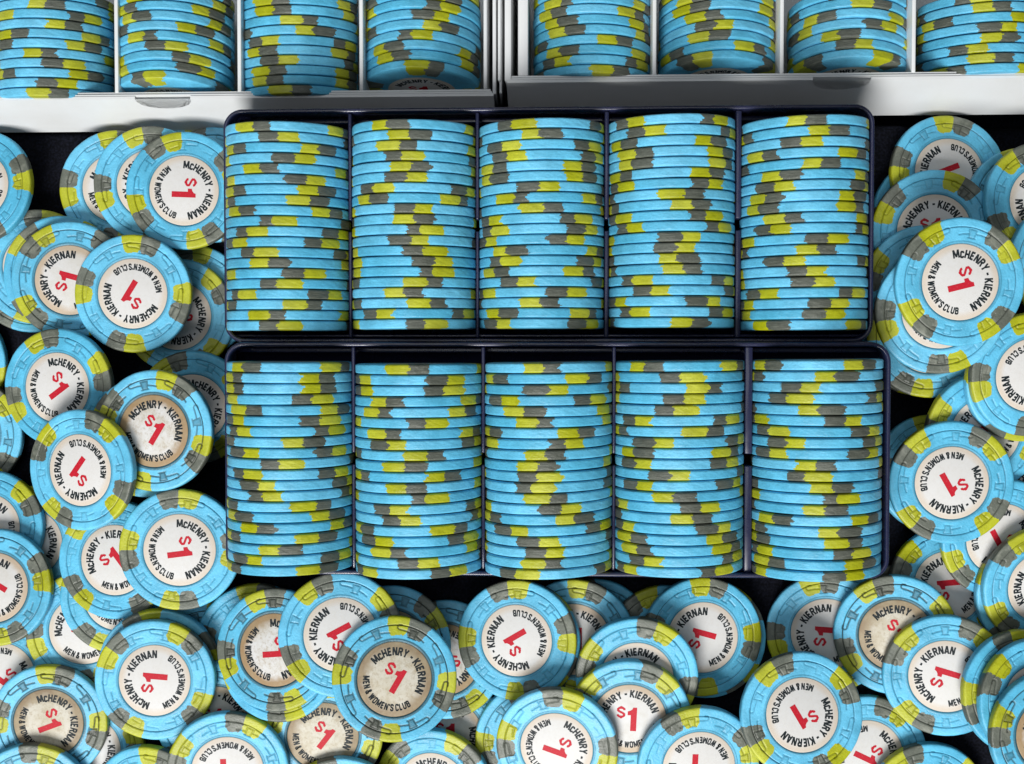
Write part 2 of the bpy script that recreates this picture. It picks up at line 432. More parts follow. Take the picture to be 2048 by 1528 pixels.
def glyph(ch, wd):
    vs, fs = [], []
    for q, pl in enumerate(GL[ch][1]):
        v, f = stroke(pl, wd, 0.003 * q)
        b_ = len(vs); vs += v; fs += [tuple(b_ + i for i in x) for x in f]
    return vs, fs

def arc_text(txt, rmid, height, a0, a1, top, wd=0.175, small=()):
    """letters along an arc from angle a0 to a1; top: clockwise with heads outward, else counter-clockwise with heads inward"""
    gl = []
    for i, ch in enumerate(txt):
        if ch == ' ': gl.append((0.13, None)); continue
        s_ = 0.78 if i in small else 1.0
        v, f = glyph(ch.upper(), wd / s_)
        gl.append((GL[ch.upper()][0] * s_ + wd, ([(x * s_, y * s_, z) for x, y, z in v], f)))
    gap = 0.10
    tot = sum(a for a, _ in gl) + gap * (len(gl) - 1)
    vs, fs, x = [], [], 0.0
    k = abs(math.radians(a1 - a0)) * rmid / tot
    for ad, g_ in gl:
        if g_:
            a = math.radians(a0 + (a1 - a0) * (x + ad / 2) / tot)
            if top: ex, ey = (math.sin(a), -math.cos(a)), (math.cos(a), math.sin(a))
            else: ex, ey = (-math.sin(a), math.cos(a)), (-math.cos(a), -math.sin(a))
            cx, cy = rmid * math.cos(a), rmid * math.sin(a)
            b_ = len(vs)
            for p, q, z in g_[0]:
                lx = (p + wd / 2 - ad / 2) * k; ly = (q - 0.5) * height
                vs.append((cx + lx * ex[0] + ly * ey[0], cy + lx * ex[1] + ly * ey[1], z))
            fs += [tuple(b_ + i for i in ff) for ff in g_[1]]
        x += ad + gap
    return vs, fs

v1, f1 = arc_text("McHENRY - KIERNAN", 8.55, 2.5, 169, -4, True, wd=0.25, small=(1,))
v2, f2 = arc_text("MEN & WOMEN'S CLUB", 8.80, 2.05, 200, 330, False, wd=0.255)
b0 = len(v1)
TEXT_ME = mesh_from([(x, y, 1.525 + z) for x, y, z in v1 + v2], f1 + [tuple(b0 + i for i in f) for f in f2], INK, False, 'lettering')
# "$1": slab one with a flag, dollar as superscript
one = [(0.35, -4.1), (2.25, -4.1), (2.25, 3.9), (1.05, 3.9), (0.7, 3.2), (0.1, 2.75), (-0.65, 2.55), (-0.65, 1.25), (0.35, 1.25)]
gv, gf = glyph('$', 0.19)
vs = [(x, y, 1.525) for x, y in one]; fs = [tuple(range(len(one)))]
b0 = len(vs)
vs += [(-2.75 + (x - 0.25) * 3.9, 2.15 + (y - 0.5) * 3.7, 1.525 + z) for x, y, z in gv]; fs += [tuple(b0 + i for i in f) for f in gf]
DENOM_ME = mesh_from(vs, fs, RED, False, 'denomination')

FINE = {o: [chip_meshes(100 + 10 * i + 1000 * o, bool(o), True) for i in range(4)] for o in (0, 1)}
EDGY = {o: [chip_meshes(500 + 10 * i + 1000 * o, bool(o), False) for i in range(7)] for o in (0, 1)}

def make_chip(M, flip, meshes, wear, label, group, face=None, back_text=False):
    root = empty('poker_chip', M)
    tag(root, label, 'poker chip', group)
    link('body', meshes[0], root, CLAY['b', wear])
    for k in range(1, 9):
        link('yellow_spot' if k % 2 else 'grey_spot', meshes[k], root, CLAY['y' if k % 2 else 'g', wear])
    if face is not None:
        inl = link('inlay', INLAY_ME, root, INLAY[wear])
        t, d, side = face
        B = Matrix.Identity(4) if side > 0 else Matrix.Rotation(math.pi, 4, 'X')
        link('lettering', TEXT_ME, inl, basis=B @ Matrix.Rotation(math.radians(t), 4, 'Z'))
        link('denomination', DENOM_ME, inl, basis=B @ Matrix.Rotation(math.radians(d), 4, 'Z') @ Matrix.Translation((0, 0, 0.00001)))
    return root

# ------------------------------------------------------------------ cloth
def ss(a, b, x):
    t = min(1, max(0, (x - a) / (b - a))); return t * t * (3 - 2 * t)
def cloth_z(x, y):
    s=(1-ss(73,78,y))*(1 - 0*x)
    m=28+ 9*ss(-30,-75,y)*1.0
    m=m-2*ss(-75,-95,x)*ss(-110,-60,y)-14*ss(112,125,x)*ss(-100,-50,y)
    return s*m
vs, fs = [], []
xs = [-3000, -1200, -500] + [i * 4 for i in range(-75, 76)] + [500, 1200, 3000]
ys = [-3000, -1200, -500] + [-300 + i * 6 for i in range(0, 60)] + [58 + i * 1.5 for i in range(0, 18)] + [90 + i * 8 for i in range(0, 20)] + [500, 1200, 3000]
for y in ys:
    for x in xs:
        f = 1 - max(ss(250, 480, abs(x)), ss(220, 480, abs(y)))
        vs.append((x, y, (cloth_z(x, y)) * f + 0.5 * math.sin(x * 0.21 + y * 0.13) * math.sin(y * 0.17 - x * 0.05) * f - 0.6))
nx = len(xs)
for j in range(len(ys) - 1):
    for i in range(nx - 1):
        fs.append((j * nx + i, j * nx + i + 1, (j + 1) * nx + i + 1, (j + 1) * nx + i))
tag(link('ground_cloth', mesh_from(vs, fs, CLOTH, True, 'cloth')), 'near black navy cloth spread under the chips, racks and boxes', None, None, 'structure')

# ------------------------------------------------------------------ racks
ORD = ['first', 'second', 'third', 'fourth', 'fifth', 'sixth', 'seventh', 'eighth', 'ninth', 'tenth', 'eleventh', 'twelfth', 'thirteenth', 'fourteenth', 'fifteenth', 'sixteenth', 'seventeenth', 'eighteenth', 'nineteenth', 'twentieth']
STK = ['leftmost', 'second', 'middle', 'fourth', 'rightmost']
_vi = [0]
rs = random.Random(5)
def next_mesh(o):
    _vi[0] += 1
    return EDGY[o][(_vi[0] * 5 + rs.randrange(3)) % 7]

def stand_chip(x, y, zax, u, order, lean, yaw, label, group, face=None):
    """chip on edge. u: place of the colour boundary across the visible half, -1 left .. 1 right; lean > 0 tips its head away (+Y)"""
    phi = math.asin(max(-0.97, min(0.97, u)))
    if order == 'Y':
        M0 = Matrix(((1, 0, 0), (0, 0, -1), (0, 1, 0)))           # face to -Y
        a = math.pi / 2 - phi; o = 0
    else:
        M0 = Matrix(((-1, 0, 0), (0, 0, 1), (0, 1, 0)))           # face to +Y
        a = math.pi / 2 + phi; o = 0
    k = rs.randrange(4)
    M = Matrix.Translation(Vector((x, y, zax)) * MM) @ Matrix.Rotation(math.radians(yaw), 4, 'Z') @ Matrix.Rotation(-math.radians(lean), 4, 'X') @ M0.to_4x4() @ Matrix.Rotation(a - k * math.pi / 2, 4, 'Z')
    if face: 
        t, d = face
        off = math.degrees(a - k * math.pi / 2)
        fc = (t - off, d - off, 1) if order == 'Y' else (t + off, d + off, -1)
    else: fc = None
    return make_chip(M, 0, next_mesh(0), 0, label, group, fc)

def rounded_loop(x0, x1, y0, y1, r, seg=8):
    pts = []
    for cx, cy, a in ((x1 - r, y1 - r, 0), (x0 + r, y1 - r, 90), (x0 + r, y0 + r, 180), (x1 - r, y0 + r, 270)):
        for i in range(seg + 1):
            t = math.radians(a + 90 * i / seg); pts.append((cx + r * math.cos(t), cy + r * math.sin(t)))
    return pts

def ring_wall(name, x0, x1, y0, y1, r, z0, z1, th, m, parent, flare=0.0):
    """upright wall of a tray with round corners and a rounded rim"""
    prof = [(-flare, z0), (0, z1 - 0.5), (0.15, z1 - 0.12), (0.5, z1), (th - 0.5, z1), (th - 0.15, z1 - 0.12), (th, z1 - 0.5), (th - flare, z0)]
    vs, fs = [], []
    for ins, z in prof:
        vs += [(p[0], p[1], z) for p in rounded_loop(x0 + ins, x1 - ins, y0 + ins, y1 - ins, max(0.6, r - ins))]
    n = len(vs) // len(prof)
    for k in range(len(prof)):
        k2 = (k + 1) % len(prof)
        for i in range(n):
            j = (i + 1) % n
            fs.append((k * n + i, k * n + j, k2 * n + j, k2 * n + i))
    return link(name, mesh_from(vs, fs, m, True, name), parent)

def rack(label, zax, pxs, tops, bots, rows, yaws, leans, bx, where, ztop, short):
    """bx = wall outline px: left, right, top, bottom (left end), top/bottom at right"""
    crown = zax + R_
    pxs = [p + (NAD_X - p) * 0.0077 for p in pxs]        # a stack's outline bulges away from the point below the lens
    x0, _ = P(bx[0], 690, ztop); x1, _ = P(bx[1], 690, ztop)
    _, y1 = P(1100, bx[2], ztop); _, y0 = P(1100, bx[3], ztop)
    zb = zax - R_ - 2.2
    root = empty('chip_rack', Matrix.Translation(Vector(((x0 + x1) / 2, (y0 + y1) / 2, zb)) * MM))
    tag(root, label, 'chip rack')
    inv = root.matrix_world.inverted()
    holder = []
    holder.append(ring_wall('outer_wall', x0, x1, y0, y1, 6.0, zb, ztop, 1.35, ACR, None, 0.8))
    cs = [P(px, (t + b_) / 2, zax)[0] for px, t, b_ in zip(pxs, tops, bots)]
    ym = (y0 + y1) / 2
    # troughs
    for i, cx in enumerate(cs):
        l = (cs[i - 1] + cx) / 2 if i else x0 + 1.6
        r = (cs[i + 1] + cx) / 2 if i < 4 else x1 - 1.6
        vs, fs = [], []
        sg = 20
        rr = R_ + 0.35
        for yy in (y0 + 1.6, y1 - 1.6):
            for off in (0, 1.3):
                for k in range(sg + 1):
                    t = math.radians(190 + 160 * k / sg)
                    px_, pz_ = cx + (rr + off) * math.cos(t), zax + (rr + off) * math.sin(t)
                    vs.append((min(max(px_, l), r), yy, pz_))
        m_ = sg + 1
        for k in range(sg):
            fs += [(k, k + 1, 2 * m_ + k + 1, 2 * m_ + k), (m_ + k + 1, m_ + k, 3 * m_ + k, 3 * m_ + k + 1), (k + 1, k, m_ + k, m_ + k + 1), (2 * m_ + k, 2 * m_ + k + 1, 3 * m_ + k + 1, 3 * m_ + k)]
        holder.append(link('trough', mesh_from(vs, fs, ACR, True, 'trough')))
    # dividers, each broken by a finger gap halfway
    for i in range(4):
        mx = (cs[i] + cs[i + 1]) / 2
        wd = max(0.55, (cs[i + 1] - cs[i] - 2 * R_) / 2 - 0.05)
        for a, b_ in ((y0 + 1.5, ym - 1.8), (ym + 1.8, y1 - 1.5)):
            holder.append(rbox('divider', mx - wd, mx + wd, a, b_, zax - 12, zax + 3.0, ACR, None, 0.35))
    # end blocks between trough ends and outer wall
    for yy0, yy1 in ((y1 - 3.2, y1 - 1.7), (y0 + 1.7, y0 + 2.6)):
        holder.append(rbox('end_panel', x0 + 1.8, x1 - 1.8, yy0, yy1, zb + 1, ztop - (9 if yy0 > ym else 3), ACR, None, 0.3))
    for sx in (x0 + 14, x1 - 14):
        for sy in (y0 + 12, y1 - 12):
            holder.append(rbox('foot', sx - 6, sx + 6, sy - 5, sy + 5, zb - 9, zb + 4, ACR, None, 0.8))
    for h in holder:
        h.parent = root
        h.matrix_parent_inverse = inv
    for i in range(5):
        tl = rows[i]
        xt, yt = P(pxs[i], tops[i], crown); xb, yb = P(pxs[i], bots[i], crown)
        cx = cs[i]
        n = len(tl)
        pit = (yt - yb) / n
        for k, (order, u) in enumerate(tl):
            f = (k + 0.5) / n
            y = yt - (k + 0.5) * pit
            yaw = yaws[i][0] * (1 - f) + yaws[i][1] * f + rs.uniform(-0.35, 0.35)
            ln_ = leans[i][0] * (1 - f) + leans[i][1] * f
            yc_ = y - R_ * math.sin(math.radians(ln_))
            face = (rs.uniform(0, 360), rs.uniform(0, 360)) if k == 0 and short == 'lower' else None
            stand_chip(cx + rs.uniform(-0.12, 0.12), yc_, zax + rs.uniform(-0.15, 0.12), u, order, ln_, yaw,
                       'blue chip standing %s from the top in the %s stack of the %s navy rack' % (ORD[k], STK[i], short), 'chips standing in the %s rack' % short, face)

ZFRONT = 28.6
ZU, ZL, ZB, ZR = 59, 69, 31, 46
ROWS_U = [[('Y', -0.339), ('G', 0.057), ('Y', 0.69), ('G', 0.273), ('Y', -0.186), ('G', 0.465), ('Y', 0.663), ('Y', 0.505), ('Y', -0.616), ('G', -0.022), ('G', -0.439), ('G', 0.669), ('G', -0.299), ('Y', -0.102), ('G', 0.458), ('G', 0.062), ('G', -0.629), ('Y', 0.439), ('Y', -0.128), ('G', 0.083)],
 [('Y', -0.268), ('Y', 0.07), ('Y', -0.154), ('G', -0.088), ('Y', 0.004), ('G', -0.049), ('G', -0.51), ('Y', -0.629), ('G', 0.128), ('Y', 0.096), ('G', 0.228), ('G', 0.004), ('G', 0.228), ('G', 0.373), ('G', 0.407), ('Y', 0.281), ('Y', 0.004), ('Y', 0.36), ('G', -0.516), ('G', 0.26)],
 [('G', -0.41), ('Y', 0.034), ('G', -0.627), ('G', -0.523), ('Y', 0.64), ('Y', 0.635), ('G', -0.071), ('Y', -0.483), ('Y', 0.008), ('G', 0.557), ('G', 0.661), ('G', 0.465), ('Y', -0.483), ('G', -0.611), ('Y', 0.656), ('G', -0.345), ('G', 0.434), ('Y', 0.047), ('Y', -0.666), ('G', -0.732)],
 [('G', 0.64), ('G', -0.478), ('Y', 0.571), ('Y', -0.651), ('Y', -0.638), ('Y', 0.499), ('G', 0.468), ('Y', 0.129), ('Y', 0.219), ('G', 0.455), ('G', 0.674), ('G', 0.031), ('G', -0.072), ('Y', 0.057), ('Y', 0.147), ('G', -0.594), ('G', -0.381), ('G', 0.435), ('G', -0.633), ('Y', 0.172)],
 [('Y', -0.164), ('Y', 0.248), ('G', -0.233), ('Y', 0.658), ('Y', 0.066), ('Y', -0.521), ('G', -0.571), ('Y', 0.645), ('Y', 0.633), ('Y', -0.446), ('G', -0.591), ('G', 0.203), ('Y', 0.074), ('G', -0.466), ('G', -0.151), ('G', -0.066), ('G', 0.64), ('G', 0.216), ('G', 0.129), ('Y', -0.638)]]
ROWS_L = [[('Y', -0.507), ('Y', 0.635), ('Y', 0.657), ('G', 0.555), ('Y', -0.526), ('G', 0.609), ('G', -0.659), ('Y', 0.363), ('G', -0.574), ('G', 0.027), ('G', -0.558), ('G', -0.352), ('G', -0.214), ('Y', 0.534), ('Y', -0.691), ('Y', -0.387), ('Y', 0.582), ('Y', 0.075), ('G', -0.547), ('Y', 0.601)],
 [('Y', -0.078), ('G', 0.527), ('G', 0.509), ('Y', -0.369), ('Y', -0.576), ('G', 0.21), ('Y', -0.428), ('G', -0.423), ('Y', 0.231), ('Y', -0.124), ('Y', 0.514), ('Y', -0.078), ('G', 0.226), ('G', -0.361), ('G', -0.231), ('Y', 0.603), ('G', -0.616), ('Y', -0.347), ('G', 0.097), ('G', 0.595)],
 [('Y', -0.069), ('Y', 0.568), ('G', -0.016), ('G', -0.727), ('Y', -0.382), ('Y', -0.228), ('Y', 0.435), ('G', 0.276), ('Y', 0.016), ('Y', -0.215), ('G', -0.114), ('G', -0.236), ('Y', -0.016), ('G', 0.196), ('Y', 0.449), ('G', -0.6), ('G', -0.109), ('G', -0.016), ('Y', -0.056), ('G', -0.462)],
 [('Y', -0.604), ('G', -0.027), ('Y', 0.282), ('G', -0.019), ('G', -0.178), ('G', 0.674), ('Y', 0.309), ('G', -0.477), ('Y', -0.705), ('G', -0.764), ('G', -0.277), ('G', -0.684), ('Y', -0.12), ('G', 0.242), ('Y', 0.093), ('G', 0.461), ('Y', 0.634), ('Y', -0.692), ('G', -0.612), ('G', 0.5)],
 [('Y', 0.485), ('Y', 0.113), ('G', -0.407), ('G', -0.608), ('Y', -0.131), ('G', 0.246), ('G', 0.598), ('G', -0.646), ('G', -0.792), ('Y', -0.163), ('G', -0.307), ('Y', 0.045), ('G', 0.146), ('Y', -0.005), ('Y', 0.636), ('Y', 0.171), ('Y', 0.276), ('G', 0.41), ('Y', 0.56), ('G', 0.246)]]
ROWS_B = [[('Y', 0.251), ('G', 0.407), ('Y', -0.594), ('G', 0.505), ('Y', 0.158), ('Y', 0.749), ('Y', -0.407), ('Y', 0.54), ('G', -0.643), ('Y', 0.229), ('G', -0.118)],
 [('G', -0.239), ('G', 0.629), ('G', 0.499), ('G', 0.143), ('Y', -0.312), ('Y', 0.564), ('Y', -0.404), ('Y', 0.803), ('Y', -0.282), ('G', -0.022)],
 [('Y', 0.08), ('Y', -0.376), ('Y', -0.354), ('G', -0.18), ('Y', -0.463), ('G', -0.441), ('Y', 0.45), ('Y', 0.211), ('Y', -0.267), ('Y', -0.311), ('G', 0.211)],
 [('Y', 0.171), ('Y', -0.428), ('Y', -0.492), ('G', 0.0), ('Y', 0.45), ('G', 0.236), ('G', 0.407), ('Y', 0.471), ('Y', -0.171)],
 [('Y', 0.29), ('G', -0.657), ('Y', -0.488), ('Y', 0.345), ('Y', -0.438), ('Y', -0.543), ('Y', -0.707), ('Y', -0.551), ('G', 0.059)],
 [('G', -0.464), ('Y', 0.505), ('Y', -0.257), ('G', -0.215), ('Y', -0.31), ('Y', -0.567), ('Y', -0.497), ('G', 0.331)],
 [('Y', 0.532), ('G', -0.082), ('Y', -0.291), ('G', 0.411), ('Y', -0.652), ('Y', 0.191), ('G', -0.251)],
 [('Y', 0.662), ('Y', -0.044), ('G', -0.488), ('Y', -0.004), ('G', -0.004), ('Y', -0.852), ('Y', -0.044), ('G', -0.428)]]

rack('upper clear navy acrylic rack holding five stacks, between white boxes and lower rack', ZU, [574, 827, 1083, 1344, 1610], [240, 236, 234, 225, 227], [661, 658, 657, 655, 660],
     ROWS_U, [(-1.2, 0.0), (-0.8, 0.0), (1.2, 0.0), (1.0, 0.0), (1.5, 0.5)], [(-1.5, 0)] * 5, (449, 1746, 213, 685), 'upper', ZU + 3.5, 'upper')
rack('lower clear navy acrylic rack holding five stacks, nearest the loose chips below', ZL, [578.5, 836.5, 1097, 1359, 1634.5], [724, 728, 725, 722, 719], [1155, 1161, 1161, 1158, 1166],
     ROWS_L, [(0.0, 0.8), (0.3, 1.6), (0.6, 2.0), (0.6, 1.2), (0.4, 1.0)], [(0, 0)] * 5, (448, 1783, 684, 1153), 'lower', ZL + 4.5, 'lower')

# ------------------------------------------------------------------ boxes
def box(label, side, px_div, rim, zr, bot_py, bx_l, bx_r, stacks, leans, xstarts, notch_px, y_first):
    """px_div: divider px at the front; rim: rim py at front; walls in mm"""
    xm = (bx_l + bx_r) / 2
    _, yf = P(xm, rim, zr)
    _, yb0 = P(xm, bot_py, 0)
    depth = 150
    x0, _ = P(bx_l, rim, zr); x1, _ = P(bx_r, rim, zr)
    root = empty('white_box', Matrix.Translation(Vector(((x0 + x1) / 2, yf + depth / 2, 0)) * MM))
    tag(root, label, 'box')
    inv = root.matrix_world.inverted()
    H = []
    # outer front wall with a thumb notch cut into its rim
    xn, _ = P(notch_px, rim, zr)
    _, yfl = P(xm, bot_py, ZFRONT)
    def wall_front(name, ya, th, top, cut, cx0, cx1, y_low, z_low):
        """flat panel from its rim (ya, top) down to (y_low, z_low)"""
        pts = [(cx0, z_low)] + [(cx1, z_low)] + [(cx1, top)]
        if cut:
            for k in range(0, 25):
                t = math.pi * k / 24
                pts.append((xn + 9.2 * math.cos(t), top - 5.0 * math.sin(t) ** 0.8 if 0 < k < 24 else top))
        pts.append((cx0, top))
        m_ = len(pts)
        yy = lambda z: y_low + (ya - y_low) * (z - z_low) / (top - z_low)
        vs = [(x, yy(z), z) for x, z in pts] + [(x, yy(z) + th, z) for x, z in pts]
        bm = bmesh.new()
        bv = [bm.verts.new(Vector(v) * MM) for v in vs]
        f0 = bm.faces.new(bv[:m_]); f1_ = bm.faces.new(bv[m_:][::-1])
        for k in range(m_):
            j = (k + 1) % m_
            bm.faces.new((bv[j], bv[k], bv[m_ + k], bv[m_ + j]))
        bmesh.ops.triangulate(bm, faces=[f0, f1_])
        bmesh.ops.recalc_face_normals(bm, faces=bm.faces[:])
        me = bpy.data.meshes.new(name); bm.to_mesh(me); bm.free(); me.materials.append(BOARD)
        return link(name, me)
    H.append(wall_front('sloped_front_wall', yf, 0.9, zr, True, x0, x1, yfl, ZFRONT))  # added slope keeps the box front lit and clear of chip shadows
    H.append(wall_front('sloped_lining', yf + 1.05, 0.5, zr - 0.25, False, x0 + 0.5, x1 - 0.5, yfl + 1.05, ZFRONT))  # same added slope, so the notch shows a lit inner layer
    H.append(wall_front('front_panel', yf + 1.75, 0.6, zr - 0.8, False, x0 + 1.0, x1 - 1.0, yf + 1.75, 0.2))
    H.append(rbox('bottom_panel', x0 + 0.6, x1 - 0.6, yf + 2.4, yf + depth, 8.0, 9.0, BOARD, None, 0.1))
    for a in side_walls[side]:
        xa, _ = P(a[0], rim, zr + a[3]); xb, _ = P(a[1], rim, zr + a[3])
        H.append(rbox(a[2], xa, xb, yf + a[4], yf + depth, 0.2, zr + a[3], BOARD, None, 0.25, dx=a[5]))
    H.append(rbox('back_wall', x0 + 1.2, x1 - 1.2, yf + depth + 0.2, yf + depth + 1.4, 0.2, zr, BOARD, None, 0.25))
    for p in px_div:
        xd, _ = P(p, rim, zr)
        H.append(rbox('divider', xd - 0.62, xd + 0.62, yf + 2.3, yf + depth - 1, 9.2, zr - 0.6, BOARD, None, 0.25))
    for h in H:
        h.parent = root; h.matrix_parent_inverse = inv
    nm = ['leftmost', 'second', 'third', 'rightmost']
    for i, rows_ in enumerate(stacks):
        px, ytop_first, pitch = xstarts[i]
        zx = ZB
        crown = zx + R_
        l0, l1, yw = leans[i]
        cx, _ = P(px, 100, zx)
        _, yy = P(px, y_first[i], crown)       # crown of the front chip (centre of its edge band)
        for k, (order, u) in enumerate(rows_):
            f = k / 9
            ln_ = l0 * (1 - f) + l1 * f
            y = yy + k * pitch
            face = (rs.uniform(-20, 40) + 0, rs.uniform(0, 60)) if k == 0 else None
            stand_chip(cx + rs.uniform(-0.25, 0.25), y - R_ * math.sin(math.radians(ln_)), zx + rs.uniform(-0.15, 0.15), u, order, ln_, yw + rs.uniform(-0.3, 0.3),
                       'blue chip standing %s from the front in %s stack of the %s white box' % (ORD[k], nm[i], side), 'chips standing in the %s white box' % side, face)

side_walls = {
    'left': [(-178, -170, 'side_wall', 0.0, 1.0, 0), (967, 974, 'side_wall', -0.6, 2.4, 0.0), (979, 986, 'outer_side_wall', 0.0, 0.6, 1.0), (989, 994, 'side_flap', -1.2, 1.0, 1.6)],
    'right': [(1003, 1009, 'side_flap', -1.0, 1.0, -1.2), (1013, 1026, 'outer_side_wall', 0.0, 0.6, -0.6), (1036, 1056, 'side_wall', -0.6, 2.4, 0.0), (2232, 2240, 'side_wall', 0.0, 1.0, 0)],
}
box('left open white board box of standing chips, rim notched at its second stack', 'left', [-10, 232, 478, 722], 197, ZR, 262, -180, 987, ROWS_B[:4],
    [(-4, -2, -0.6), (10, 3, -1.0), (-3, -4, 0.0), (10, 5, -1.2)], [(112, 0, 3.2), (352, 0, 3.2), (601, 0, 3.2), (846, 0, 3.2)], 325, [183, 147, 178, 126])
box('right open white board box of standing chips, rim notched at its third stack', 'right', [1309, 1564, 1828, 2098], 160, ZR + 1.5, 232, 1013, 2240, ROWS_B[4:],
    [(1, 3, -0.5), (10, 6, 0.5), (10, 6, -1.0), (-3, -2, 1.2)], [(1184, 0, 3.2), (1434, 0, 3.2), (1694, 0, 3.2), (1955, 0, 3.2)], 1684, [137, 107, 105, 135])

